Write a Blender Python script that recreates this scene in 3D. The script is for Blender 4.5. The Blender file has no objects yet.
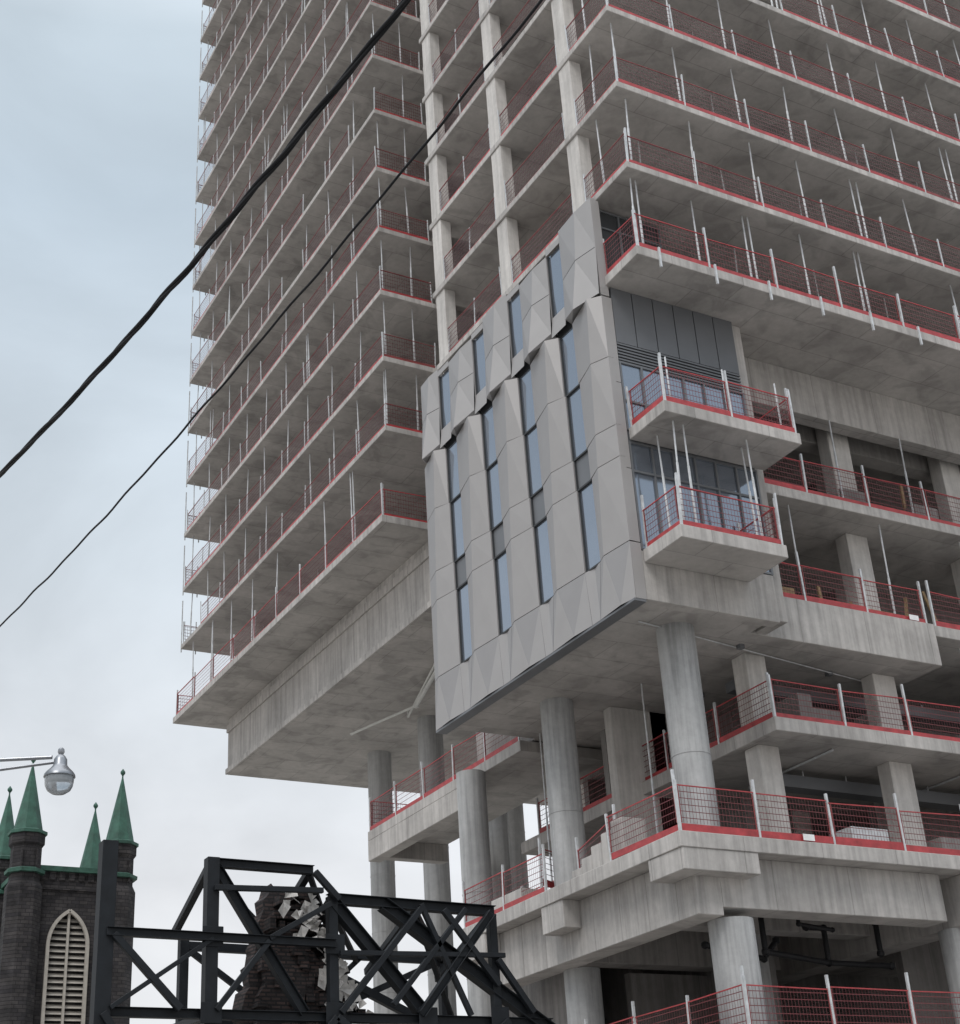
import bpy, math, random
from mathutils import Vector, Matrix
random.seed(7)
S=bpy.context.scene
C=S.collection
# ---------------------------------------------------------------- materials
def mat(name):
    m=bpy.data.materials.new(name);m.use_nodes=True
    return m,m.node_tree,m.node_tree.nodes['Principled BSDF']
def N(nt,t,**k):
    n=nt.nodes.new(t)
    for a,b in k.items():
        if a in n.inputs: n.inputs[a].default_value=b
        else: setattr(n,a,b)
    return n
def simple(name,col,rough=.6,metal=0,var=.12,scale=3.0,bump=0,spec=.5):
    m,nt,p=mat(name)
    tc=N(nt,'ShaderNodeTexCoord')
    no=N(nt,'ShaderNodeTexNoise',Scale=scale,Detail=6.0,Roughness=.6)
    nt.links.new(tc.outputs['Object'],no.inputs['Vector'])
    mr=N(nt,'ShaderNodeMapRange');mr.inputs[1].default_value=.3;mr.inputs[2].default_value=.7
    mr.inputs[3].default_value=1-var;mr.inputs[4].default_value=1+var
    nt.links.new(no.outputs[0],mr.inputs[0])
    mx=N(nt,'ShaderNodeVectorMath',operation='SCALE');mx.inputs[0].default_value=col
    nt.links.new(mr.outputs[0],mx.inputs['Scale'])
    nt.links.new(mx.outputs[0],p.inputs['Base Color'])
    p.inputs['Roughness'].default_value=rough;p.inputs['Metallic'].default_value=metal
    p.inputs['Specular IOR Level'].default_value=spec
    if bump:
        b=N(nt,'ShaderNodeBump',Strength=bump,Distance=.02);nt.links.new(no.outputs[0],b.inputs['Height']);nt.links.new(b.outputs[0],p.inputs['Normal'])
    return m
def concrete(name,col,joints=True,streak=.25,amp=.2):
    m,nt,p=mat(name);L=nt.links.new
    tc=N(nt,'ShaderNodeTexCoord')
    n1=N(nt,'ShaderNodeTexNoise',Scale=.45,Detail=6.0,Roughness=.58)
    n2=N(nt,'ShaderNodeTexNoise',Scale=4.5,Detail=8.0,Roughness=.7)
    L(tc.outputs['Object'],n1.inputs['Vector']);L(tc.outputs['Object'],n2.inputs['Vector'])
    mp=N(nt,'ShaderNodeMapping');mp.inputs['Scale'].default_value=(3.2,3.2,.18)
    L(tc.outputs['Object'],mp.inputs['Vector'])
    n3=N(nt,'ShaderNodeTexNoise',Scale=1.6,Detail=5.0,Roughness=.6);L(mp.outputs[0],n3.inputs['Vector'])
    def rng(n,a,b,lo=.3,hi=.7):
        r=N(nt,'ShaderNodeMapRange');r.inputs[1].default_value=lo;r.inputs[2].default_value=hi
        r.inputs[3].default_value=a;r.inputs[4].default_value=b;L(n.outputs[0],r.inputs[0]);return r
    r1=rng(n1,1-amp,1+amp*.8);r2=rng(n2,.9,1.08);r3=rng(n3,1-streak,1.05,.35,.6)
    ge=N(nt,'ShaderNodeNewGeometry');sg=N(nt,'ShaderNodeSeparateXYZ');L(ge.outputs['Normal'],sg.inputs[0])
    ab=N(nt,'ShaderNodeMath',operation='ABSOLUTE');L(sg.outputs[2],ab.inputs[0])
    # water stains on undersides
    n4=N(nt,'ShaderNodeTexNoise',Scale=.9,Detail=4.0,Roughness=.5,Distortion=1.2);L(tc.outputs['Object'],n4.inputs['Vector'])
    r4=rng(n4,.80,.98,.38,.5)
    mxs=N(nt,'ShaderNodeMix');L(ab.outputs[0],mxs.inputs[0]);L(r3.outputs[0],mxs.inputs[2]);L(r4.outputs[0],mxs.inputs[3])
    a=N(nt,'ShaderNodeMath',operation='MULTIPLY');L(r1.outputs[0],a.inputs[0]);L(r2.outputs[0],a.inputs[1])
    b=N(nt,'ShaderNodeMath',operation='MULTIPLY');L(a.outputs[0],b.inputs[0]);L(mxs.outputs[0],b.inputs[1])
    last=b
    if joints:
        br=N(nt,'ShaderNodeTexBrick');br.inputs['Scale'].default_value=1.0
        br.inputs['Color1'].default_value=(1,1,1,1);br.inputs['Color2'].default_value=(.88,.88,.88,1);br.inputs['Mortar'].default_value=(.7,.7,.7,1)
        br.inputs['Mortar Size'].default_value=.016;br.inputs['Brick Width'].default_value=2.44;br.inputs['Row Height'].default_value=1.22
        L(tc.outputs['Object'],br.inputs['Vector'])
        c=N(nt,'ShaderNodeMath',operation='MULTIPLY');L(b.outputs[0],c.inputs[0]);L(br.outputs['Color'],c.inputs[1]);last=c
    v=N(nt,'ShaderNodeVectorMath',operation='SCALE');v.inputs[0].default_value=col;L(last.outputs[0],v.inputs['Scale'])
    L(v.outputs[0],p.inputs['Base Color']);p.inputs['Roughness'].default_value=.85
    bp=N(nt,'ShaderNodeBump',Strength=.25,Distance=.03);L(n2.outputs[0],bp.inputs['Height']);L(bp.outputs[0],p.inputs['Normal'])
    return m
def meshmat(name,col,period=.1,wire=.1):
    m,nt,p=mat(name);L=nt.links.new
    p.inputs['Base Color'].default_value=(*col,1);p.inputs['Roughness'].default_value=.5
    tc=N(nt,'ShaderNodeTexCoord');sp=N(nt,'ShaderNodeSeparateXYZ');L(tc.outputs['Object'],sp.inputs[0])
    ad=N(nt,'ShaderNodeMath',operation='ADD');L(sp.outputs[0],ad.inputs[0]);L(sp.outputs[1],ad.inputs[1])
    outs=[]
    for src,per in ((ad.outputs[0],period),(sp.outputs[2],period*1.6)):
        d=N(nt,'ShaderNodeMath',operation='DIVIDE');d.inputs[1].default_value=per;L(src,d.inputs[0])
        fr=N(nt,'ShaderNodeMath',operation='FRACT');L(d.outputs[0],fr.inputs[0])
        lt=N(nt,'ShaderNodeMath',operation='LESS_THAN');lt.inputs[1].default_value=wire;L(fr.outputs[0],lt.inputs[0]);outs.append(lt)
    mx=N(nt,'ShaderNodeMath',operation='MAXIMUM');L(outs[0].outputs[0],mx.inputs[0]);L(outs[1].outputs[0],mx.inputs[1])
    L(mx.outputs[0],p.inputs['Alpha'])
    return m
M={}
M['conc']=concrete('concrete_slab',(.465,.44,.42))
M['concd']=concrete('concrete_interior_shade',(.27,.255,.245))  # slab concrete darkened, so interior shade is partly put into the colour
M['colm']=concrete('concrete_column',(.54,.515,.49),joints=False,amp=.14,streak=.18)
M['round']=concrete('concrete_round_column',(.40,.40,.40),joints=False,amp=.14,streak=.28)
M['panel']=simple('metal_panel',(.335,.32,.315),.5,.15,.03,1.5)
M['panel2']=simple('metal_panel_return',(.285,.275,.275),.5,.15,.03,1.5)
M['dpanel']=simple('grey_cladding',(.15,.155,.165),.45,.2,.06,1.5)
M['back']=simple('dark_joint',(.035,.037,.04),.7)
M['red']=simple('red_paint',(.36,.04,.045),.5,0,.3,4)
M['dred']=simple('faded_red_paint',(.22,.045,.045),.6,0,.3,4)
M['redmesh']=meshmat('red_wire_mesh',(.13,.022,.026),.1,.115)
M['darkmesh']=meshmat('brown_wire_mesh',(.10,.03,.032),.1,.14)
M['galv']=simple('galvanised_steel',(.55,.56,.57),.5,.25,.2,6)
M['white']=simple('white_tag',(.75,.75,.75),.6)
M['rubble']=simple('plaster_rubble',(.55,.53,.51),.85,0,.3,4)
M['steel']=simple('black_steel',(.010,.012,.015),.6,0,.3,3,spec=.25)
M['pipe']=simple('white_pipe',(.6,.6,.58),.4)
M['bpipe']=simple('black_pipe',(.012,.012,.014),.5,spec=.3)
M['copper']=simple('green_copper',(.03,.09,.065),.7,0,.45,1.5)
M['louvre']=simple('louvre_wood',(.40,.37,.33),.7)
M['cable']=simple('cable_rubber',(.015,.015,.017),.7,spec=.3)
M['lampm']=simple('lamp_metal',(.25,.26,.28),.35,.7)
M['wood']=simple('pole_wood',(.12,.085,.06),.85,0,.3,5)
M['timber']=simple('formwork_timber',(.32,.22,.12),.8,0,.3,5)
m,nt,p=mat('window_glass');p.inputs['Base Color'].default_value=(.30,.34,.40,1);p.inputs['Metallic'].default_value=.75;p.inputs['Roughness'].default_value=.08
tcn=N(nt,'ShaderNodeTexCoord');nn=N(nt,'ShaderNodeTexNoise',Scale=.7,Detail=1.0);bb=N(nt,'ShaderNodeBump',Strength=.15,Distance=.1)
nt.links.new(tcn.outputs['Object'],nn.inputs['Vector']);nt.links.new(nn.outputs[0],bb.inputs['Height']);nt.links.new(bb.outputs[0],p.inputs['Normal'])
M['glass']=m
m,nt,p=mat('lamp_glass');p.inputs['Base Color'].default_value=(.75,.8,.85,1);p.inputs['Roughness'].default_value=.08;p.inputs['Transmission Weight'].default_value=.7;M['lglass']=m
def stone(name,c1,c2,mo,w=.5,h=.22):
    m,nt,p=mat(name);L=nt.links.new
    tc=N(nt,'ShaderNodeTexCoord');sp=N(nt,'ShaderNodeSeparateXYZ');L(tc.outputs['Object'],sp.inputs[0])
    ad=N(nt,'ShaderNodeMath',operation='ADD');L(sp.outputs[0],ad.inputs[0]);L(sp.outputs[1],ad.inputs[1])
    cb=N(nt,'ShaderNodeCombineXYZ');L(ad.outputs[0],cb.inputs[0]);L(sp.outputs[2],cb.inputs[1])
    br=N(nt,'ShaderNodeTexBrick');br.inputs['Scale'].default_value=1
    br.inputs['Color1'].default_value=(*c1,1);br.inputs['Color2'].default_value=(*c2,1);br.inputs['Mortar'].default_value=(*mo,1)
    br.inputs['Brick Width'].default_value=w;br.inputs['Row Height'].default_value=h;br.inputs['Mortar Size'].default_value=.02
    L(cb.outputs[0],br.inputs['Vector'])
    no=N(nt,'ShaderNodeTexNoise',Scale=.8,Detail=8.0,Roughness=.7);L(tc.outputs['Object'],no.inputs['Vector'])
    mr=N(nt,'ShaderNodeMapRange');mr.inputs[1].default_value=.3;mr.inputs[2].default_value=.7;mr.inputs[3].default_value=.4;mr.inputs[4].default_value=1.5
    L(no.outputs[0],mr.inputs[0])
    v=N(nt,'ShaderNodeVectorMath',operation='SCALE');L(br.outputs['Color'],v.inputs[0]);L(mr.outputs[0],v.inputs['Scale']);L(v.outputs[0],p.inputs['Base Color'])
    b=N(nt,'ShaderNodeBump',Strength=.5,Distance=.03);L(br.outputs['Fac'],b.inputs['Height']);b.invert=True;L(b.outputs[0],p.inputs['Normal'])
    p.inputs['Roughness'].default_value=.9;p.inputs['Specular IOR Level'].default_value=.3
    return m
M['stone']=stone('dark_stone',(.030,.028,.031),(.055,.050,.050),(.02,.019,.02))
M['ruin']=stone('sooty_brick',(.026,.022,.023),(.075,.052,.048),(.02,.019,.02),.24,.09)
M['asphalt']=simple('asphalt',(.06,.06,.062),.9,0,.2,2)
M['ground']=simple('bounce_ground',(.34,.32,.295),.95,0,.2,.4)  # unseen ground, tone raised so its bounce lifts the soffits
M['pave']=simple('pavement_concrete',(.40,.39,.37),.9,0,.12,1)
M['paint']=simple('road_paint',(.75,.75,.72),.7)
# ---------------------------------------------------------------- builders
class B:
    def __init__(s): s.v=[];s.f=[]
    def box(s,x0,x1,y0,y1,z0,z1):
        i=len(s.v)
        s.v+=[(x0,y0,z0),(x1,y0,z0),(x1,y1,z0),(x0,y1,z0),(x0,y0,z1),(x1,y0,z1),(x1,y1,z1),(x0,y1,z1)]
        s.f+=[tuple(i+k for k in q) for q in((0,3,2,1),(4,5,6,7),(0,1,5,4),(1,2,6,5),(2,3,7,6),(3,0,4,7))]
    def poly(s,pts,z0,z1):
        i=len(s.v);n=len(pts)
        s.v+=[(x,y,z0) for x,y in pts]+[(x,y,z1) for x,y in pts]
        s.f.append(tuple(i+k for k in reversed(range(n))));s.f.append(tuple(i+n+k for k in range(n)))
        for k in range(n):
            j=(k+1)%n;s.f.append((i+k,i+j,i+n+j,i+n+k))
    def face(s,pts):
        i=len(s.v);s.v+=[tuple(p) for p in pts];s.f.append(tuple(range(i,i+len(pts))))
    def beam(s,a,b,w,h=None,n=4):
        a=Vector(a);b=Vector(b);d=(b-a)
        if d.length<1e-5:return
        d.normalize();h=h or w
        up=Vector((0,0,1)) if abs(d.z)<.95 else Vector((0,1,0))
        sx=d.cross(up).normalized();sy=sx.cross(d).normalized()
        i=len(s.v)
        if n==4: offs=[(-w/2,-h/2),(w/2,-h/2),(w/2,h/2),(-w/2,h/2)]
        else: offs=[(w/2*math.cos(2*math.pi*k/n),w/2*math.sin(2*math.pi*k/n)) for k in range(n)]
        m=len(offs)
        for p in (a,b):
            for u,v in offs: s.v.append(tuple(p+sx*u+sy*v))
        s.f.append(tuple(i+k for k in range(m)));s.f.append(tuple(i+m+k for k in reversed(range(m))))
        for k in range(m):
            j=(k+1)%m;s.f.append((i+k,i+m+k,i+m+j,i+j))
    def lathe(s,cx,cy,prof,n=24,rot=0):
        i=len(s.v);m=len(prof)
        for r,z in prof:
            for k in range(n):
                a=2*math.pi*k/n+rot;s.v.append((cx+r*math.cos(a),cy+r*math.sin(a),z))
        for q in range(m-1):
            for k in range(n):
                j=(k+1)%n;s.f.append((i+q*n+k,i+q*n+j,i+(q+1)*n+j,i+(q+1)*n+k))
        s.f.append(tuple(i+k for k in reversed(range(n))));s.f.append(tuple(i+(m-1)*n+k for k in range(n)))
    def obj(s,name,mt,parent=None,smooth=False,bevel=0):
        me=bpy.data.meshes.new(name);me.from_pydata(s.v,[],s.f);me.update()
        me.materials.append(M[mt])
        o=bpy.data.objects.new(name,me);C.objects.link(o)
        if parent:o.parent=parent
        if smooth:
            for p in me.polygons:p.use_smooth=True
            try: me.set_sharp_from_angle(angle=math.radians(35))
            except Exception: pass
        if bevel:
            bm=o.modifiers.new('b','BEVEL');bm.width=bevel;bm.segments=1;bm.limit_method='ANGLE'
        return o
def empty(name):
    e=bpy.data.objects.new(name,None);C.objects.link(e);return e

T=empty('concrete_apartment_tower')
slab=B();inter=B();col=B();rnd=B();red=B();dred=B();mesh=B();dmesh=B();galv=B();tag=B();timber=B();duct=B()
FH=2.95
# ---------------------------------------------------------------- fence + props
def fence(p0,p1,z,h=1.1,bold=1,postw=.05,toe=.16,over=.2):
    a=Vector((p0[0],p0[1],0));b=Vector((p1[0],p1[1],0));L=(b-a).length;d=(b-a)/L
    n=max(1,round(L/2.4))
    nx=Vector((-d.y,d.x,0))
    up=bold<=1
    if up: toe=.13;h=.98
    mm=dmesh if up else mesh;rr=dred if up else red
    for k in range(n):
        if up and random.random()<.05: continue
        q0=a+d*(L*k/n);q1=a+d*(L*(k+1)/n)
        dz0=random.uniform(-.04,.05);dz1=random.uniform(-.04,.05)
        o=nx*random.uniform(-.03,.03)
        z0=z+.02
        mm.face([(q0.x+o.x,q0.y+o.y,z0+toe),(q1.x+o.x,q1.y+o.y,z0+toe),(q1.x+o.x,q1.y+o.y,z+h+dz1),(q0.x+o.x,q0.y+o.y,z+h+dz0)])
        rr.beam((q0.x+o.x,q0.y+o.y,z+h+dz0),(q1.x+o.x,q1.y+o.y,z+h+dz1),.022*(1.2 if bold>1 else 1))
        tt=toe*(random.uniform(.7,1.05))
        (red if random.random()<.8 or not up else dred).beam((q0.x,q0.y,z0+tt/2),(q1.x,q1.y,z0+tt/2+random.uniform(-.01,.02)),.03,tt)
        if bold>1:
            for e in (q0+d*.06,q1-d*.06): dred.beam((e.x+o.x,e.y+o.y,z0+toe),(e.x+o.x,e.y+o.y,z+h),.025)
    for k in range(n+1):
        q=a+d*(L*k/n)
        l=nx*random.uniform(-.03,.03)+d*random.uniform(-.04,.04)
        galv.beam((q.x,q.y,z-.25*(bold>1)),(q.x+l.x,q.y+l.y,z+h+over*random.uniform(.3,1.3)),postw)
def prop(x,y,z0,z1):
    l=random.uniform(-.06,.06);l2=random.uniform(-.06,.06);zm=z0+(z1-z0)*random.uniform(.45,.65)
    galv.beam((x,y,z0),(x+l*.5,y+l2*.5,zm),.07,n=6)
    galv.beam((x+l*.5,y+l2*.5,zm-.02),(x+l,y+l2,z1),.05,n=6)
    galv.beam((x,y,z0),(x,y,z0+.015),.14)
def props(p0,p1,z0,z1,sp=2.15,skip=.06):
    a=Vector((p0[0],p0[1],0));b=Vector((p1[0],p1[1],0));L=(b-a).length;d=(b-a)/L
    n=max(1,round(L/sp))
    for k in range(n+1):
        if random.random()<skip: continue
        q=a+d*min(L,max(0,(L*k/n+random.uniform(-.18,.18))));prop(q.x,q.y,z0,z1)
        if random.random()<.12: prop(q.x+d.x*.22,q.y+d.y*.22,z0,z1)
# ---------------------------------------------------------------- tower levels
XR=50.;YB=64.1
T0=26.05;W=.15
nlev=18
for i in range(1,nlev):
    z=T0+i*FH
    ex=random.uniform(-.02,.02)
    slab.poly([(20.88+ex,26.12),(XR,26.12),(XR,41.69),(23.2,41.69),(23.2,37.7),(20.88+ex,37.7)],z-.22,z)
    slab.poly([(20.85-ex,41.7),(XR,41.7),(XR,YB+ex*2),(20.85-ex,YB+ex*2)],z-.22-W,z-W)
for i in range(0,nlev-1):
    z=T0+i*FH;zt=z+FH-.22
    for j,y in enumerate((28.35,32.65,36.95)):
        x=21.2 if i==0 else 20.93
        col.box(x,x+.42,y,y+.62,z,zt)
    for x in (26,30.7,35.4,40.1,44.8):
        col.box(x,x+.8,29.6,30.1,z,zt)  # hidden inner columns, added with the core to block light
    col.box(23.25,23.6,37.75,38.25,z,zt);col.box(23.3,23.6,41.0,41.6,z,zt)
    zw,ztw=z-W,zt-W
    if i==0: zw=25.15
    for y in (44.5,50,55.5,61): col.box(25.4,25.9,y,y+.8,zw,ztw)
    for y in (44.5,50,55.5,61): col.box(31.4,31.9,y,y+.8,zw,ztw)
    inter.box(30,42,33,33.3,z,zt);inter.box(29.7,30,33,41.6,z,zt);inter.box(26.5,26.8,34,40,z,zt)  # hidden core walls, added to block light through the floors
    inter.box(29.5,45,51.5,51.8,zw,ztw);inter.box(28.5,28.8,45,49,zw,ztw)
    for x in [22.8+3.1*k for k in range(8)]:
        if random.random()<.6: prop(x,28.0+random.uniform(-.3,.3),z,zt)
    for y in [43.5+3.3*k for k in range(6)]:
        if random.random()<.6: prop(23.3+random.uniform(-.3,.3),y,zw,ztw)
    if i>0:
        fence((20.95,26.16),(XR-.2,26.16),z,bold=1,postw=.045,over=.25)
        fence((20.95,26.16),(20.95,28.3),z)
        for ya,yb in ((29.0,32.6),(33.3,36.9)): fence((20.96,ya),(20.96,yb),z,postw=.035)
        props((21.25,26.5),(XR-2,26.5),z,zt)
        prop(21.15,27.6,z,zt)
        fence((20.93,41.8),(20.93,YB-.15),zw,postw=.035)
        fence((20.93,41.8),(23.1,41.8),zw,postw=.035)
        props((21.2,42.1),(21.2,YB-.3),zw,ztw,2.4)
        prop(22.4,42.1,zw,ztw)
        galv.beam((20.9,YB+.03,zw-.35),(20.9,YB+.03,zw+2.3),.045)
        galv.beam((21.6,YB+.03,zw-.35),(21.6,YB+.03,zw+1.3),.045)
        fence((20.95,YB-.1),(25,YB-.1),zw,postw=.035)
        if random.random()<.5:
            y=random.choice((29.6,30.4,34.2));timber.box(21.5,22.6,y,y+1.4,z,z+random.uniform(.2,.7))
# terrace level T0
slab.poly([(20.8,26.08),(XR,26.08),(XR,36.5),(24,36.5),(24,38.45),(20.95,38.45)],T0-.3,T0)
TW=25.15;YT=63.95
slab.poly([(20.55,41.6),(XR,41.6),(XR,YT),(20.55,YT)],TW-.28,TW)
fence((20.92,26.17),(XR-.2,26.17),T0,bold=1.5,toe=.2,over=.35,postw=.06)
fence((20.92,26.17),(20.92,27.7),T0,bold=1.5,toe=.2,postw=.06)
props((21.2,26.55),(XR-2,26.55),T0,T0+FH-.22,2.1)
fence((20.68,41.75),(20.68,YT-.1),TW,bold=1.4,toe=.17,over=.3,postw=.055)
fence((20.68,41.75),(23.1,41.75),TW,bold=1.2)
fence((20.68,YT-.1),(24,YT-.1),TW,bold=1.2)
props((21.1,42.2),(21.1,63),TW,T0+FH-.22-W,2.6,.3)
for x in [21.5+1.9*k for k in range(15)]:
    galv.box(x,x+.06,26.02,26.076,T0-.55,T0+.1)
# wing transfer slab
slab.poly([(22.75,41.8),(XR-4,41.8),(XR-4,62.6),(22.75,62.6)],22.25,TW-.28)
slab.box(22.66,22.75,41.8,62.6,24.2,24.55)
slab.box(22.64,22.75,41.8,62.6,22.25,22.5)
# right transfer wall below terrace
slab.poly([(25.3,29.05),(XR,29.05),(XR,29.6),(25.3,29.6)],24.2,T0-.3)
slab.box(25.3,XR,29.6,36.5,24.9,T0-.3)
slab.box(27,XR,30.5,31.1,24.3,24.9)
# ---------------------------------------------------------------- podium
L6,L5,L4,L3,L2=21.2,17.65,14.1,10.55,5.9
slab.poly([(25.4,28.7),(XR,28.7),(XR,42),(25.4,42)],L6-.32,L6)
slab.poly([(32.05,28.75),(XR,28.75),(XR,42),(32.05,42)],L5-.35,L5)
slab.poly([(20.9,28.05),(25.0,28.05),(25.0,28.7),(32.0,28.7),(32.0,42),(24,42),(24,38.3),(20.9,38.3)],16.35,L5)
slab.box(20.96,25.21,27.68,28.04,16.28,L5-.01)
slab.poly([(25.45,28.75),(XR,28.75),(XR,42),(25.45,42)],L4-.38,L4)
fence((25.6,28.8),(XR-.2,28.8),L6,bold=1.3,toe=.18,over=.35,postw=.06)
fence((25.0,28.8),(31.8,28.8),L5,bold=1.3,toe=.18,over=.35,postw=.06)
fence((32.2,28.85),(XR-.2,28.85),L5,bold=1.3,toe=.18,over=.35,postw=.06)
fence((25.6,28.9),(XR-.2,28.9),L4,bold=1.3,toe=.18,over=.4,postw=.06)
fence((25.6,28.9),(25.6,41),L4,bold=1.3,toe=.18,over=.3,postw=.06)
props((26.5,29.1),(XR-2,29.1),L6,24.2,3.2,.15)
props((27.5,29.1),(XR-2,29.1),L5,L6-.32,3.2,.15)
props((33.5,29.2),(XR-2,29.2),L4,L5-.35,4.2,.1)
# L3
slab.poly([(21.3,27.95),(XR,27.95),(XR,42),(24,42),(24,39.2),(21.5,39.2)],L3-.38,L3)
slab.box(22.0,22.75,28.5,38.9,8.75,L3-.38)
slab.box(22.75,30,28.5,29.3,8.95,L3-.38)
slab.box(30.6,31.5,28.0,41,8.9,L3-.38)
slab.box(31.5,XR,28.5,29.3,9.2,L3-.38)
slab.box(22.75,30.6,36,36.7,9.1,L3-.38)
slab.box(22.75,30.6,32,32.6,9.3,L3-.38)
slab.box(21.35,23.6,27.98,29.4,L3-.9,L3-.38)
slab.box(21.45,22.0,33.5,34.6,L3-1.1,L3-.38);slab.box(21.5,22.0,37.8,39.15,L3-1.0,L3-.38)
fence((21.42,28.06),(XR-.2,28.06),L3,bold=1.4,toe=.2,over=.4,postw=.06)
fence((21.42,28.06),(21.42,31),L3,bold=1.4,toe=.2,over=.4,postw=.06)
fence((21.6,31),(22.4,34),L3,bold=1.4,toe=.2,over=.3,postw=.06)
fence((21.6,34.5),(21.6,39.1),L3,bold=1.4,toe=.2,over=.3,postw=.06)
fence((23.6,33),(23.6,39),L3,bold=1.3,toe=.2,over=.3,postw=.06)
fence((22.4,36),(24.2,37),L3+.6,bold=1.3,toe=.2,over=.3,postw=.06)
fence((24.0,37.5),(24.0,41.8),L3+.1,bold=1.3,toe=.2,over=.3,postw=.06)
for k in range(5):
    slab.box(21.55,22.3,30.6+.5*k,31.1+.5*k,L3,L3+1.05-.2*k)
slab.box(24.3,25.3,33.5,36,L3,L3+.7)
slab.box(21.6,22.2,35.8,37.5,L3,L3+.45)
for k in range(16):
    x=random.uniform(21.8,24);y=random.uniform(31.5,38.8);s=random.uniform(.15,.5)
    (timber if k%4==0 else inter).box(x,x+s,y,y+s*1.6,L3,L3+random.uniform(.15,.6))
for x,y in ((24.2,31.4),(24.4,33),(23.9,37.8),(25.2,32.2)): prop(x,y,L3,16.35)
# L2
slab.poly([(22.3,27.6),(XR,27.6),(XR,42),(22.3,42)],L2-.4,L2)
fence((22.4,27.7),(XR-.2,27.7),L2,bold=1.4,toe=.22,over=.4,postw=.06)
fence((22.4,27.7),(22.4,41),L2,bold=1.4,toe=.22,over=.4,postw=.06)
# rectangular podium columns
for x in (30.4,35.2,40,44.8):
    col.box(x,x+.85,29.9,30.4,L6,24.9)
    for a,b in ((L5,L6-.32),(L4,L5-.35),(L3,L4-.38)): col.box(x,x+.85,29.9,30.4,a,min(b,16.35) if (a==L4 and x<32) else b)
for a,b in ((L4,16.35),(L3,L4-.38)): col.box(25.75,26.45,29.9,30.5,a,b)
for x in (26,31,36,41,46):
    for a,b in ((L6,24.9),(L5,L6-.32),(L4,16.35),(L3,L4-.38)):
        col.box(x,x+.7,34.9,35.5,a,b)
# interior walls
for a,b in ((L6,24.9),(L5,L6-.32),(L4,16.35),(L3,L4-.38),(L2,10.16),(0,L2-.4)):
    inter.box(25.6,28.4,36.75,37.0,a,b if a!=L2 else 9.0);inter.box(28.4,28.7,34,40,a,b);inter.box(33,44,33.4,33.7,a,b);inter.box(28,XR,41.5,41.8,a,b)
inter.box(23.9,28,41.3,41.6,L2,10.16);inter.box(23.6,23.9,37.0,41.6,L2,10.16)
col.box(24.6,26.6,34.9,35.3,L3,16.35)
# round columns
def rcol(x,y,z0,z1,d=.95):
    r=d/2;rnd.lathe(x,y,[(r,z0),(r,z1)],28)
    for q in range(1,int((z1-z0)/2.4)):
        zz=z0+q*2.4+random.uniform(-.1,.1)
        rnd.lathe(x,y,[(r,zz-.02),(r+.012,zz-.015),(r+.012,zz+.015),(r,zz+.02)],28)
rcol(22.9,29.2,L3,16.35,1.0);rcol(22.9,35.2,L3,16.35,.98)
rcol(23.15,41.0,0,15.95,.95)
rcol(26,40.0,L3,16.35,.8)
rcol(28,57.7,0,22.25,1.05);rcol(28,52.8,0,22.25,1.05);rcol(28,48,0,22.25,1.0);rcol(34.5,57.5,0,22.25,1.05)
rcol(23.3,29.0,L2,8.75,1.1);rcol(31.0,29.2,L2,8.9,1.0);rcol(36,29.2,L2,8.9,1.0);rcol(23.1,35.4,L2,8.75,1.0);rcol(41,29.2,L2,8.9,1.0)
rcol(27,33,L2,9.3,1.0)
for x in (23.3,31,36,41): rcol(x,29.1,0,L2-.4,1.1)
# bridge slab under the wing
slab.poly([(23.5,38.4),(26.6,38.4),(26.6,49.6),(23.5,49.6)],15.95,16.3)
slab.box(23.5,24.0,41.6,49.6,15.2,15.95);slab.box(24.0,26.6,49.2,49.6,15.3,15.95)
fence((23.56,38.5),(23.56,49.5),16.3,bold=1.3,toe=.18,postw=.055)
fence((23.6,49.5),(26.5,49.5),16.3,bold=1.3,toe=.18,postw=.055)
# balconies
for x1,z,th in ((25.5,L6,.34),(24.35,L5,.36)):
    slab.poly([(21.0,26.05),(x1,26.05),(x1,27.66),(21.0,27.66)],z-th,z)
    fence((21.1,26.12),(x1-.1,26.12),z,bold=1.4,toe=.18,over=.35,postw=.055)
    fence((21.1,26.12),(21.1,27.6),z,bold=1.4,toe=.18,over=.35,postw=.055)
    fence((x1-.1,26.15),(x1-.1,27.6),z,bold=1.4,toe=.18,over=.35,postw=.055)
for x,y in ((21.45,26.45),(21.8,26.4),(21.6,27.2),(23.9,26.4),(24.1,26.8)): prop(x,y,L5,L6-.34)
for x,y in ((21.6,26.5),(23.4,26.4),(25.2,26.4)):
    galv.beam((x,y,L6),(x,y,L6+1.7),.05,n=6)
for x,y,z in ((25.1,28.02,L3+.04),(31.1,28.76,L5+.03),(33,28.02,L3+.04)):
    tag.box(x,x+.36,y-.035,y-.03,z,z+.16)
# stored material and site clutter along the podium edges
for z,ya in ((L6,29.6),(L5,29.7),(L4,29.7),(L3,29.0)):
    for k in range(9):
        x=random.uniform(26.5,42);w_=random.uniform(.4,1.6);h_=random.uniform(.3,1.25)
        random.choice((timber,inter,galv,inter)).box(x,x+w_,ya+random.uniform(0,.6),ya+random.uniform(.8,1.4),z+.002*k,z+h_)
    for k in range(5):
        x=random.uniform(26.5,42);timber.beam((x,ya+.3,z+.05),(x+random.uniform(-.4,.9),ya+.6,z+random.uniform(1.3,2.2)),.1,.05)
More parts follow.
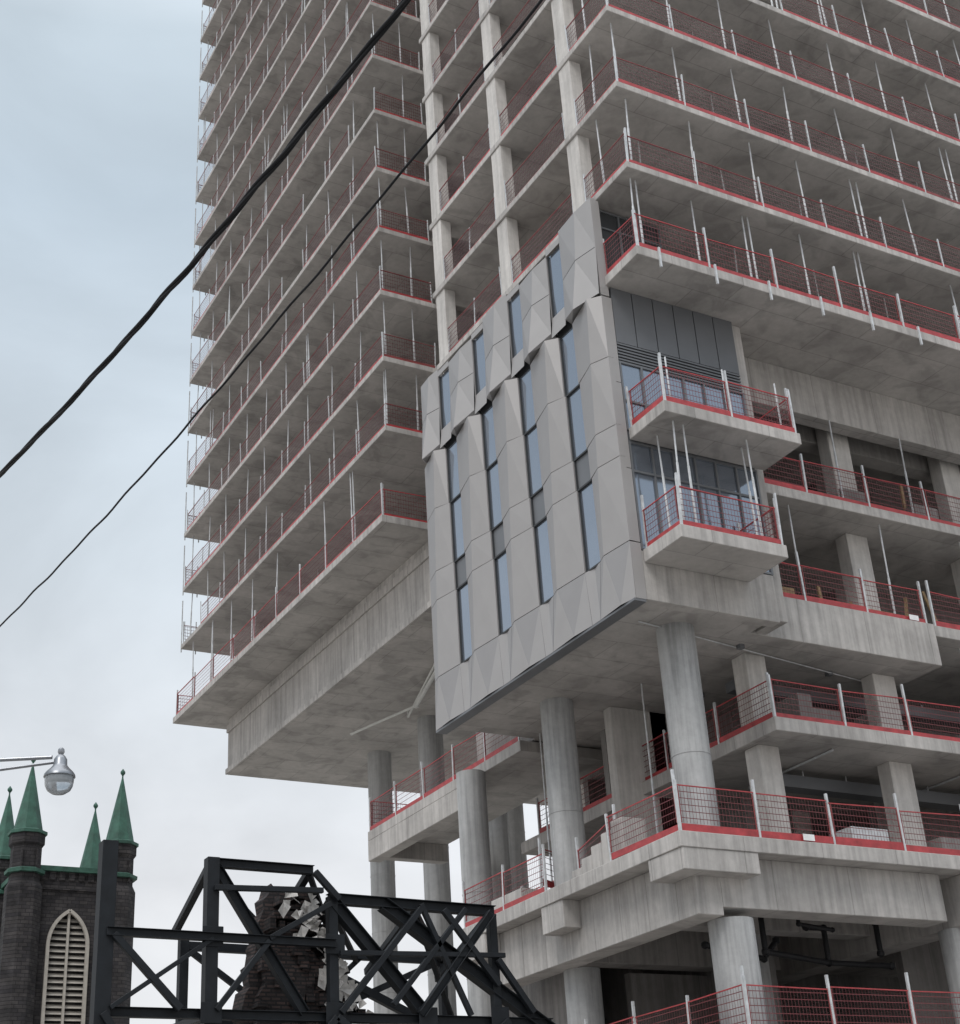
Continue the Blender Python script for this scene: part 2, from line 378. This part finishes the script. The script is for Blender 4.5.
# ducts and conduit under soffits
duct.box(33,44,30.9,31.5,L3-1.15,L3-.75);duct.box(27.5,40,31.3,31.8,L4-.95,L4-.6);duct.box(26.5,41,31.4,31.8,L5-1.75,L5-1.45)
for x in [27+1.6*k for k in range(10)]:
    galv.beam((x,31.5,L4-.6),(x,31.5,L4-.38),.03);galv.beam((x+.5,31.55,L5-1.45),(x+.5,31.55,16.35),.03)
for x in (28,33.5,38.5):
    galv.beam((x,29.5,L4-.43),(x,33.2,L4-.43),.07,n=8)
for (x,y,z) in ((24,30.5,16.3),(26.5,33,16.3),(29,30.2,16.3),(25.2,29.4,16.3)):
    duct.box(x,x+.16,y,y+.16,z-.07,z+.049)
galv.beam((21.6,29,16.3),(31.5,30.6,16.3),.04,n=6)
# ---------------------------------------------------------------- cladding box
pan=B();pan2=B();gl=B();bk=B();dp=B()
X0=20.62
yw=[29.5,31.85,34.15,36.5];hw=.38
YN,YF=27.72,38.42
bk.box(X0+.16,20.9,YN+.05,YF-.05,16.4,28.2)
def lerp(a,b,t):return a+(b-a)*t
bands=[(17.85,20.3,-.10),(20.3,21.25,-.05),(21.25,23.35,.0),(23.35,25.35,.06)]
g=.010
def regions(sh):
    e=[YN-.06]
    for y in yw: e+= [y-hw+sh,y+hw+sh]
    e.append(YF)
    return [(e[2*k],e[2*k+1]) for k in range(5)]
R0s=regions(0)
def ridge(k,z):
    t=(z-16.3)/9.1;a,b=R0s[k]
    return lerp(a,b,lerp(.82,.22,t)),.07+.22*t
for za,zb,sh in bands:
    for k,(a,b) in enumerate(regions(sh)):
        z0,z1=za+g,zb-g
        (ya,ra),(yb,rb)=ridge(k,z0),ridge(k,z1)
        a+=.004 if k else 0;b-=.004
        A=(X0,a,z0);Bm=(X0-ra,ya,z0);Cc=(X0,b,z0);D=(X0,a,z1);E=(X0-rb,yb,z1);F=(X0,b,z1)
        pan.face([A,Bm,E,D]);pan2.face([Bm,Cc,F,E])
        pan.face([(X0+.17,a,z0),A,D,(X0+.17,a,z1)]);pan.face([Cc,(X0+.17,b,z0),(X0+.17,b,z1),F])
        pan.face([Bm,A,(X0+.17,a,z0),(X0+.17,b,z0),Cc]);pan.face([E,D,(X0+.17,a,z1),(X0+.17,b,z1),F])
    for y in yw:
        a,b=y-hw+sh,y+hw+sh
        xg=X0+.09
        if zb-za<1.2: dp.face([(xg,a,za),(xg,a,zb),(xg,b,zb),(xg,b,za)])
        else: gl.face([(xg,a,za),(xg,a,zb),(xg,b,zb),(xg,b,za)])
        bk.box(X0+.03,X0+.13,a+.005,b-.005,za-.02,za+.03)
        bk.box(X0+.04,X0+.13,a,a+.035,za+.04,zb-.04);bk.box(X0+.04,X0+.13,b-.035,b,za+.04,zb-.04)
# bottom folded skirt
reg=regions(-.10);zb=17.85-g;zm=16.27
for k,(a,b) in enumerate(reg):
    yr,rr=ridge(k,zb)
    top=[(X0,a,zb),(X0-rr,yr,zb),(X0,b-.004,zb)]
    bl=(X0-(.01 if k==0 else .05),a-(.0 if k==0 else .18),zm);br=(X0-.05,b+(.0 if k==4 else .18),zm);bc=(X0-.10,lerp(a,b,.4),zm)
    pan.face([top[0],bl,bc]);pan2.face([top[0],bc,top[1]]);pan.face([top[1],bc,br]);pan2.face([top[1],br,top[2]])
for k,y in enumerate(yw):
    a,b=reg[k][1],reg[k+1][0]
    mid=(X0+.07,(a+b)/2,zb)
    pan2.face([(X0,a+.004,zb),mid,(X0-.05,a+.19,zm)])
    pan.face([mid,(X0,b-.004,zb),(X0-.05,b-.19,zm)])
    pan.face([mid,(X0-.05,b-.19,zm),(X0-.05,a+.19,zm)])
dp.box(X0-.05,20.93,YN-.05,YF,16.2,16.262)
# upper part
tops=[28.75,28.35,28.55,28.3,28.5]
regs=regions(.3)
for k,(a,b) in enumerate(regs):
    za,zt=25.42,tops[k];a+=.005;b-=.005
    zc=27.0
    f0=.45;p0=.44;p1=.18;p2=.05
    A=(X0-.06,a,za+(0 if k==0 else .2));R=(X0-p0,lerp(a,b,f0),za-.16);Cc=(X0-.06,b,za+.2)
    D=(X0,a,zc);E=(X0-p1,lerp(a,b,f0),zc);F=(X0,b,zc)
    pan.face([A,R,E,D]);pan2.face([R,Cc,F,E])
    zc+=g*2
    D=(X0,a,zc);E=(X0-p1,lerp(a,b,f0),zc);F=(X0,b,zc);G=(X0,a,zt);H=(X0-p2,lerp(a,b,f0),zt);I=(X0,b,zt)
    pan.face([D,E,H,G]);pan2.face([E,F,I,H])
    pan2.face([A,R,Cc,(X0+.17,b,za+.1),(X0+.17,a,za+.1)])
    pan.face([G,H,I,(X0+.17,b,zt),(X0+.17,a,zt)])
    for yy,zz in ((a,za+.2),(b,za+.2)): pan.face([(X0,yy,zz),(X0+.17,yy,zz),(X0+.17,yy,zt),(X0,yy,zt)])
for k,y in enumerate(yw):
    a,b=y-hw+.3,y+hw+.3
    pan.face([(X0-.06,a,25.45),(X0-.06,b,25.45),(X0+.02,b,26.15),(X0+.02,a,26.15)])
    zt=(tops[k]+tops[k+1])/2-.2
    gl.face([(X0+.09,a,26.17),(X0+.09,a,zt),(X0+.09,b,zt),(X0+.09,b,26.17)])
    bk.box(X0+.04,X0+.13,a,a+.035,26.2,zt);bk.box(X0+.04,X0+.13,b-.035,b,26.2,zt)
    pan.face([(X0,a,zt),(X0,b,zt),(X0,b,zt+.2),(X0,a,zt+.2)])
# return corner + grey glazed end wall (faces the street)
for za,zb in ((16.27,17.83),(17.86,19.98),(20.0,22.6),(22.62,25.35)): pan.box(X0+.004,20.95,YN-.055,YN,za,zb)
pan.box(X0+.004,20.9,YN-.05,YN,25.4,28.7)
bk.box(20.97,25.2,YN+.1,YN+.6,17.7,25.74)
def glazed(xa,xb,za,zb,nx,zs,y=YN,mt=None):
    for k in range(nx+1):
        x=lerp(xa,xb,k/nx);dp.box(x-.03,x+.03,y-.05,y+.04,za,zb)
    for z in zs+[za,zb]: dp.box(xa-.035,xb+.035,y-.045,y+.035,z-.03,z+.03)
    (mt or gl).face([(xa,y,za),(xb,y,za),(xb,y,zb),(xa,y,zb)])
glazed(21.0,25.2,L5+.04,L6-.4,6,[L5+2.3])
glazed(21.0,25.2,L6,23.3,6,[L6+.9])
for k in range(6):
    xa=lerp(20.97,25.2,k/6)+.015;xb=lerp(20.97,25.2,(k+1)/6)-.015
    dp.box(xa,xb,YN-.03,YN+.05,23.95,25.74)
    dp.box(xa,xb,YN-.02,YN+.05,L6-.36,L6-.04)
for k in range(6): dp.box(20.98,25.2,YN-.03,YN+.03,23.38+.1*k,23.43+.1*k)
glazed(21.05,23.2,T0,T0+2.6,3,[T0+2.0],y=28.0,mt=bk)
slab.box(25.22,25.6,YN+.1,29.05,16.4,25.75)
# ---------------------------------------------------------------- services
pp=B();bp=B()
def pipe(b,pts,d):
    for p,q in zip(pts,pts[1:]): b.beam(p,q,d,n=10)
    for p in pts: b.lathe(p[0],p[1],[(d*.2,p[2]-d*.65),(d*.62,p[2]-d*.4),(d*.7,p[2]),(d*.62,p[2]+d*.4),(d*.2,p[2]+d*.65)],10)
pipe(pp,[(24.5,44.0,21.95),(26.2,50.5,21.85)],.17)
pipe(pp,[(26.2,50.5,21.85),(25.2,54.5,21.85)],.1)
pipe(pp,[(25.0,46.5,22.0),(26.6,52,21.95),(26.6,52,22.22)],.09)
pipe(bp,[(25.5,30.5,9.6),(25.5,30.5,8.4),(28,31,8.3),(30,30.8,8.25)],.15)
pipe(bp,[(28,31,8.3),(28,31,9.2),(27.4,31,9.2)],.15)
pipe(bp,[(29.4,30.5,8.5),(29.4,30.5,9.3),(29.9,30.5,9.4),(29.9,30.5,10.1)],.15)
pipe(bp,[(24,31,8.6),(26.5,31.8,8.5),(27,31.8,9.0)],.15)
pipe(bp,[(33,30.8,8.6),(37,30.8,8.5)],.15)
pipe(bp,[(26.2,29.9,9.7),(26.2,29.9,9.0),(27.3,29.9,8.9)],.1)
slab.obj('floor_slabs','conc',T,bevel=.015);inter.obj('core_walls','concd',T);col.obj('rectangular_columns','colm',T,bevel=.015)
rnd.obj('round_columns','round',T,smooth=True)
red.obj('safety_fence_rails','red',T);dred.obj('safety_fence_top_rails','dred',T);mesh.obj('safety_fence_mesh','redmesh',T);dmesh.obj('safety_fence_mesh_upper','darkmesh',T)
galv.obj('shoring_posts','galv',T);tag.obj('fence_tags','white',T);timber.obj('formwork_stacks','timber',T);duct.obj('ducts','dpanel',T)
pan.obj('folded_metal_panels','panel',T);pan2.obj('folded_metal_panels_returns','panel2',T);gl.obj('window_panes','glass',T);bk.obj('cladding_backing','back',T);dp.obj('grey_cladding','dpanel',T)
pp.obj('drain_pipes','pipe',T,smooth=True);bp.obj('black_drain_pipes','bpipe',T,smooth=True)
# ---------------------------------------------------------------- steel retention frame
F=empty('steel_retention_frame')
st=B()
def ibeam(a,b_,w):
    a=Vector(a);b_=Vector(b_);d=(b_-a).normalized()
    up=Vector((0,0,1)) if abs(d.z)<.95 else Vector((1,0,0))
    sx=d.cross(up).normalized();sy=sx.cross(d).normalized()
    for s in (-1,1):
        o=sy*(s*w*.46);st.beam(a+o,b_+o,w,w*.09)
    st.beam(a,b_,w*.12,w*.84)
for x,w,zt in ((8.95,.34,10.4),(11.3,.28,10.2),(14.2,.22,9.5),(18.4,.2,9.3)):
    st.box(x-w/2,x+w/2,32-w/2,32+w/2,0,zt)
for x,w,zt in ((11.9,.22,9.2),(14.6,.2,9.1),(18.9,.2,9.0)):
    st.box(x-w/2,x+w/2,35.6-w/2,35.6+w/2,0,zt)
fr=[(11.3,10.1,13.75,10.08,.2),(11.3,9.5,13.9,9.58,.12),(8.95,8.45,14.2,8.4,.18),(8.95,6.85,19.9,6.8,.2),
    (14.1,9.45,18.5,9.38,.24),(9.1,8.4,10.6,6.9,.15),(11.3,8.4,9.1,6.9,.1),(11.4,10.0,13.5,6.9,.22),
    (14.2,9.4,16.7,6.7,.28),(15.5,9.4,19.9,6.6,.3),(18.3,9.3,16.3,6.9,.18),(16.4,9.3,14.3,6.9,.14),(14.3,8.2,18.6,8.3,.11),(17.0,9.3,18.4,7.6,.14),(12.6,8.4,11.4,6.9,.12),
    (14.1,9.3,12.6,8.45,.12),(17.6,9.35,15.6,7.1,.12),(18.4,8.2,19.3,7.0,.14),(13.7,10.0,14.3,9.4,.14),(16.4,9.4,17.6,6.9,.12),
    (8.95,3.5,19.7,3.5,.22),(8.95,6.8,11.3,3.5,.16),(11.3,3.5,14.2,6.8,.16),(14.2,3.5,18.6,6.8,.16),(18.6,3.5,14.2,6.8,.16)]
for (xa,za,xb,zb,w) in fr:
    y=32-(.2 if w<.2 else 0)
    (ibeam if w>=.18 else st.beam)((xa,y,za),(xb,y,zb),w)
for (xa,za,xb,zb,w) in ((11.9,9.0,18.9,8.9,.2),(11.9,7.2,18.9,7.1,.2),(11.9,9.0,14.6,7.2,.14),(14.6,9,18.9,7.1,.2),(18.9,8.9,14.6,7.1,.16),(16.7,9,14.6,7.2,.12)):
    st.beam((xa,35.6,za),(xb,35.6,zb),w)
for x,z in ((11.3,10.1),(13.7,10.1),(14.2,9.42),(16.4,9.42),(18.4,9.3),(11.3,6.85),(14.2,6.85),(18.4,6.85)):
    st.beam((x,32.1,z-.02),(x+.3,35.5,z-.9 if z>7 else z+.2),.16)
for a,b in (((11.3,9.9),(14.5,8.9)),((14.2,9.3),(16.4,8.8)),((16.4,9.3),(18.8,8.9)),((13.7,10),(16.5,7.2)),((16.4,9.3),(19.2,7.1))):
    st.beam((a[0],32.1,a[1]),(b[0],35.5,b[1]),.12)
for x,z in ((11.3,8.45),(11.3,6.85),(14.2,8.4),(14.2,6.9),(18.4,6.9),(16.5,6.85)):
    st.box(x-.24,x+.24,31.825,31.845,z-.22,z+.22)
st.obj('steel_members','steel',F,bevel=.008)
# ruined wall
R=empty('ruined_brick_wall')
rw=B()
def ragged(base,y0_,y1_,step=.18):
    prof=[]
    for (xa,za),(xb,zb) in zip(base,base[1:]):
        prof.append((xa,za))
        if za>4 and zb>4:
            L_=math.hypot(xb-xa,zb-za);n_=max(1,int(L_/step))
            for q in range(1,n_):
                t=q/n_;prof.append((lerp(xa,xb,t)+random.uniform(-.10,.10),lerp(za,zb,t)+random.choice((-.12,-.05,.0,.08))))
    prof.append(base[-1])
    n=len(prof);i=len(rw.v)
    rw.v+=[(x,y0_,z) for x,z in prof]+[(x+random.uniform(-.08,.08),y1_,z+random.uniform(-.06,.06)) for x,z in prof]
    rw.f.append(tuple(i+k for k in range(n)));rw.f.append(tuple(i+k for k in reversed(range(n,2*n))))
    for k in range(n):
        j=(k+1)%n;rw.f.append((i+k,i+n+k,i+n+j,i+j))
ragged([(12.2,0),(12.3,6.3),(12.55,7.5),(12.8,8.6),(12.95,9.6),(13.15,10.0),(13.5,9.8),(13.9,9.8),(14.2,9.2),(14.5,8.5),(15.0,7.8),(15.5,7.0),(16.2,6.0),(16.7,4.5),(16.9,0)],33.1,33.6)
ragged([(12.4,0),(12.5,5.0),(12.7,6.8),(12.95,8.0),(13.2,9.2),(13.6,9.0),(14.1,8.4),(14.6,7.6),(15.3,6.7),(16.2,5.4),(16.4,0)],32.8,33.1)
for k in range(150):
    x=random.uniform(12.5,15.8);z=random.uniform(6.0,9.7)
    if x>12.5+(z-6.3)*.15 and x+.3<14.0+(9.8-z)*.55: s=random.uniform(.1,.35);rw.box(x,x+s,32.8-random.uniform(.03,.16),33.2,z,z+random.choice((.09,.18,.27)))
rw.obj('wall_body','ruin',R)
cap=B();pts=[(13.75,9.8),(14.0,9.3),(14.35,8.6),(14.75,7.9),(15.2,7.2),(15.8,6.3)]
for (xa,za),(xb,zb) in zip(pts,pts[1:]):
    for q in range(4):
        t0=q/4;t1=t0+random.uniform(.12,.26);w0=random.uniform(.1,.42);y=32.55+random.uniform(-.05,.05)
        p=(lerp(xa,xb,t0),lerp(za,zb,t0));r=(lerp(xa,xb,t1),lerp(za,zb,t1))
        cap.face([(p[0]-w0,y,p[1]-.1),(r[0]-w0*.6,y-.04,r[1]-.18),(r[0]+.08,33.2,r[1]+.04),(p[0]+.08,33.1,p[1]+.08)])
for k in range(90):
    t=random.random()*4.99;q0=pts[int(t)];q1=pts[int(t)+1];u=t-int(t)
    x=lerp(q0[0],q1[0],u)+random.uniform(-.75,.2)*random.random();z=lerp(q0[1],q1[1],u)+random.uniform(-.5,.12);s=random.uniform(.05,.17)
    a_=random.uniform(0,3)
    y=32.5+random.uniform(-.06,.06)
    c_,s_=math.cos(a_),math.sin(a_)
    cap.face([(x+s*(u_*c_-v_*s_),y+.1*u_*v_,z+s*(u_*s_+v_*c_)) for u_,v_ in ((-1,-.5),(.8,-.7),(1.1,.4),(-.5,.8))])
cap.obj('torn_membrane','rubble',R)
# ---------------------------------------------------------------- church
H=empty('stone_church')
cs=B();cc=B();cl=B()
x0,x1,y0,y1=20.85,26.6,92.7,98.8
ztop=25.0
cs.box(x0,x1,y0+.5,y1,0,ztop)
wx=(x0+x1)/2;ww=1.2
arch=[]
for k in range(0,9):
    t=k/8;ang=math.radians(60*t);arch.append((wx+ww-2*ww*(1-math.cos(ang)),20.6+2*ww*math.sin(ang)))
arch2=[(2*wx-x,z) for x,z in reversed(arch[:-1])]
ar=arch+arch2
cs.box(x0,wx-ww,y0,y0+.5,0,ztop);cs.box(wx+ww,x1,y0,y0+.5,0,ztop);cs.box(wx-ww,wx+ww,y0,y0+.5,0,12)
poly=[(wx+ww,ztop),(wx-ww,ztop)]+[(x,z) for x,z in reversed(ar)]
cs.face([(x,y0,z) for x,z in poly])
for (xa,za),(xb,zb) in zip(ar,ar[1:]): cs.face([(xa,y0,za),(xb,y0,zb),(xb,y0+.5,zb),(xa,y0+.5,za)])
for k in range(30):
    z=12.3+k*.36
    hwid=ww if z<20.6 else max(0,ww-2*ww*(1-math.cos(math.asin(min(1,(z-20.6)/(2*ww))))))
    if hwid<.1:continue
    cl.face([(wx-hwid,y0+.12,z),(wx+hwid,y0+.12,z),(wx+hwid,y0+.36,z+.24),(wx-hwid,y0+.36,z+.24)])
for (xa,za),(xb,zb) in zip(ar,ar[1:]): cl.beam((xa,y0-.05,za),(xb,y0-.05,zb),.2)
for s in (-1,1): cl.beam((wx+s*ww,y0-.05,12),(wx+s*ww,y0-.05,20.6),.2)
cl.beam((wx,y0+.06,12),(wx,y0+.06,22.6),.14)
cs.box(x0-.12,x1+.12,y0-.12,y0,23.9,24.15);cs.box(x0-.12,x1+.12,y0-.1,y0,11.2,11.6)
cc.box(x0-.25,x1+.25,y0-.28,y1+.25,ztop,ztop+.3)
for k in range(9):
    xx=x0+.5+k*(x1-x0-1)/8;cs.box(xx-.18,xx+.18,y0-.1,y0,ztop-.5,ztop-.002)
for cx,cy,zt in ((x0,y0,31.8),(x1,y0,31.5),(x1,y1,31.0),(x0,y1,31.6)):
    zb=zt-4.7
    cs.lathe(cx,cy,[(1.12,0),(1.12,23.9),(.93,24.3),(.93,zb-.8),(1.08,zb-.6),(1.08,zb-.001)],8,math.pi/8)
    cc.lathe(cx,cy,[(1.2,zb),(1.2,zb+.18),(.9,zb+.3),(.05,zt-.2),(.05,zt)],8,math.pi/8)
    cc.lathe(cx,cy,[(.02,zt-.1),(.16,zt+.1),(.16,zt+.2),(.02,zt+.4)],8)
    cc.lathe(cx,cy,[(1.2,ztop-.3),(1.22,ztop-.1),(1.0,ztop)],8,math.pi/8)
    for dx in (-.45,.45): cs.box(cx+dx-.05,cx+dx+.05,cy-.98,cy-.84,zb-2.4,zb-1.0)
cs.box(x0-14,x0-1.2,y0+2,y0+16,0,13)
cc.face([(x0-14,y0+2,13),(x0-1.2,y0+2,13),(x0-1.2,y0+9,20),(x0-14,y0+9,20)]);cc.face([(x0-14,y0+16,13),(x0-1.2,y0+16,13),(x0-1.2,y0+9,20),(x0-14,y0+9,20)])
cs.face([(x0-14,y0+2,13),(x0-14,y0+9,20),(x0-14,y0+16,13)])
cs.obj('tower_walls','stone',H);cc.obj('copper_spires','copper',H);cl.obj('belfry_louvres','louvre',H)
# ---------------------------------------------------------------- street lamp on utility pole
U=empty('street_lamp')
b=B();px,py=1.66,21.05
b.lathe(px,py,[(.16,0),(.11,10.4)],14);b.obj('pole','wood',U,smooth=True)
b=B();b.beam((px-.7,py-.0,8.5),(px+1.1,py,8.5),.11);b.lathe(px+.9,py,[(.05,8.55),(.07,8.6),(.05,8.7)],8)
b.obj('crossarm','wood',U)
b=B();lx,ly,lz=4.69,19.28,7.66
dz=-.08
arm=[(px,py,7.5),(px+.7,py-.41,7.82),(px+1.6,py-.94,7.98),(px+2.3,py-1.35,8.0),(lx-.1,ly+.06,7.99)]
for p,q in zip(arm,arm[1:]): b.beam(p,q,.055,n=10)
b.beam((px,py,7.1),(px+1.6,py-.94,7.9),.035,n=8)
b.beam((lx-.75,ly+.44,7.86),(lx-.06,ly+.04,7.92),.045,n=8)
b.lathe(lx,ly,[(r,z+dz) for r,z in [(.02,8.19),(.04,8.17),(.045,8.13),(.03,8.1),(.06,8.07),(.085,8.03),(.09,7.95),(.12,7.91),(.17,7.86),(.2,7.82),(.205,7.79),(.19,7.785)][::-1]],24)
b.obj('arm_and_hood','lampm',U,smooth=True)
b=B();b.lathe(lx,ly,[(r,z+dz) for r,z in [(.185,7.785),(.19,7.74),(.18,7.67),(.15,7.61),(.09,7.57),(.02,7.555)][::-1]],24);b.obj('glass_bowl','lglass',U,smooth=True)
U2=empty('utility_pole');b=B();b.lathe(4.5,-2.6,[(.17,0),(.12,11)],14);b.beam((3.6,-2.6,10.2),(5.4,-2.6,10.2),.11);b.obj('pole','wood',U2,smooth=True)
# ---------------------------------------------------------------- cables
def cable(name,A,Bp,zc,c,t0,t1,strands,r,off):
    E=empty(name)
    n=160
    for s in range(strands):
        cu=bpy.data.curves.new(name+'_strand','CURVE');cu.dimensions='3D';cu.bevel_depth=r;cu.bevel_resolution=2
        sp=cu.splines.new('POLY');sp.points.add(n)
        for k in range(n+1):
            t=t0+(t1-t0)*k/n
            x=A[0]+(Bp[0]-A[0])*t;y=A[1]+(Bp[1]-A[1])*t;z=zc-c*t*(1-t)+.012*math.sin(k*.9)*math.sin(k*.23)
            ph=k*.42+2*math.pi*s/max(1,strands)
            sp.points[k].co=(x+off*math.cos(ph),y,z+off*math.sin(ph),1)
        cu.materials.append(M['cable'])
        o=bpy.data.objects.new('strand_%d'%(s+1),cu);C.objects.link(o);o.parent=E
cable('overhead_cable',(2.54,13.7),(3.43,6.34),9.0,.58,-.99,2.2,3,.014,.014)
cable('overhead_cable.001',(2.96,15.2),(3.66,5.16),8.0,.62,-.578,1.77,1,.009,0)
# ---------------------------------------------------------------- ground
b=B();b.face([(-900,-900,0),(900,-900,0),(900,900,0),(-900,900,0)]);b.obj('ground','ground')
b=B();b.face([(-300,4,.004),(300,4,.004),(300,17,.004),(-300,17,.004)]);b.obj('road','asphalt')
b=B();
for k in range(-30,30): b.face([(k*6,10.4,.008),(k*6+3,10.4,.008),(k*6+3,10.55,.008),(k*6,10.55,.008)])
b.obj('road_markings','paint')
b=B();b.box(-300,300,-1.5,4,0,.13);b.box(-300,300,17,22.6,0,.13);b.obj('sidewalk','pave')
# ---------------------------------------------------------------- world
w=bpy.data.worlds.new('World');S.world=w;w.use_nodes=True;nt=w.node_tree;L=nt.links.new
bg=nt.nodes['Background']
sky=N(nt,'ShaderNodeTexSky');sky.sky_type='NISHITA';sky.sun_disc=False
SE=math.radians(48)
sdir=Vector((-.75,-.62,0)).normalized()
sky.sun_elevation=SE;sky.sun_rotation=math.atan2(sdir.x,sdir.y)
sc=N(nt,'ShaderNodeVectorMath',operation='SCALE');sc.inputs['Scale'].default_value=.1;L(sky.outputs[0],sc.inputs[0])
tc=N(nt,'ShaderNodeTexCoord');sp=N(nt,'ShaderNodeSeparateXYZ');L(tc.outputs['Generated'],sp.inputs[0])
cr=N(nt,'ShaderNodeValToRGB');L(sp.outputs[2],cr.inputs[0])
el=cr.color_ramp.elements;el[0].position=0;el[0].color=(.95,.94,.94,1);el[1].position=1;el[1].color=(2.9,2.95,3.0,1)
for p,c in ((.22,(.88,.89,.91)),(.42,(.72,.79,.85)),(.62,(.59,.69,.78)),(.70,(.65,.75,.83)),(.82,(1.6,1.7,1.8))):  # topmost stops lie out of view, raised to light slabs and soffits
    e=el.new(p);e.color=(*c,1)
mp=N(nt,'ShaderNodeMapping');mp.inputs['Scale'].default_value=(1.2,1.2,2.4);L(tc.outputs['Generated'],mp.inputs['Vector'])
no=N(nt,'ShaderNodeTexNoise',Scale=2.6,Detail=7.0,Roughness=.52,Distortion=.4);L(mp.outputs[0],no.inputs['Vector'])
mr=N(nt,'ShaderNodeMapRange');mr.inputs[1].default_value=.35;mr.inputs[2].default_value=.7;mr.inputs[3].default_value=.9;mr.inputs[4].default_value=1.16;L(no.outputs[0],mr.inputs[0])
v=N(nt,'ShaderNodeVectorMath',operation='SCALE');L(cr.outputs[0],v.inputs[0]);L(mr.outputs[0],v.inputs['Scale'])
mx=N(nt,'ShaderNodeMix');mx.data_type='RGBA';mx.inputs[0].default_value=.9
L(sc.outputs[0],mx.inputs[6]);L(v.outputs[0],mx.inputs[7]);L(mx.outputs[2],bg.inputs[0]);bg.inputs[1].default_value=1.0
sl=bpy.data.lights.new('sun','SUN');sl.energy=1.4;sl.angle=math.radians(25);sl.color=(1,.97,.93)
so=bpy.data.objects.new('sun',sl);C.objects.link(so)
d=Vector((sdir.x*math.cos(SE),sdir.y*math.cos(SE),math.sin(SE)));so.rotation_euler=d.to_track_quat('Z','Y').to_euler();so.location=(-20,-20,60)
# ---------------------------------------------------------------- camera
th=math.radians(26.8);ro=math.radians(3.8);a=math.radians(59.5)
Hh=Vector((math.cos(a),math.sin(a),0));R0=Vector((math.sin(a),-math.cos(a),0));Z=Vector((0,0,1))
Fw=Hh*math.cos(th)+Z*math.sin(th);U0=Z*math.cos(th)-Hh*math.sin(th)
Ri=R0*math.cos(ro)-U0*math.sin(ro);Up=R0*math.sin(ro)+U0*math.cos(ro)
cam=bpy.data.cameras.new('camera');co=bpy.data.objects.new('camera',cam);C.objects.link(co)
m=Matrix((( Ri.x,Up.x,-Fw.x,0),(Ri.y,Up.y,-Fw.y,0),(Ri.z,Up.z,-Fw.z,1.6),(0,0,0,1)));co.matrix_world=m
cam.sensor_fit='HORIZONTAL';cam.sensor_width=36;cam.lens=1500/960*36;cam.clip_end=3000;cam.clip_start=.05
S.camera=co
S.view_settings.view_transform='Standard';S.view_settings.look='None';S.view_settings.exposure=0
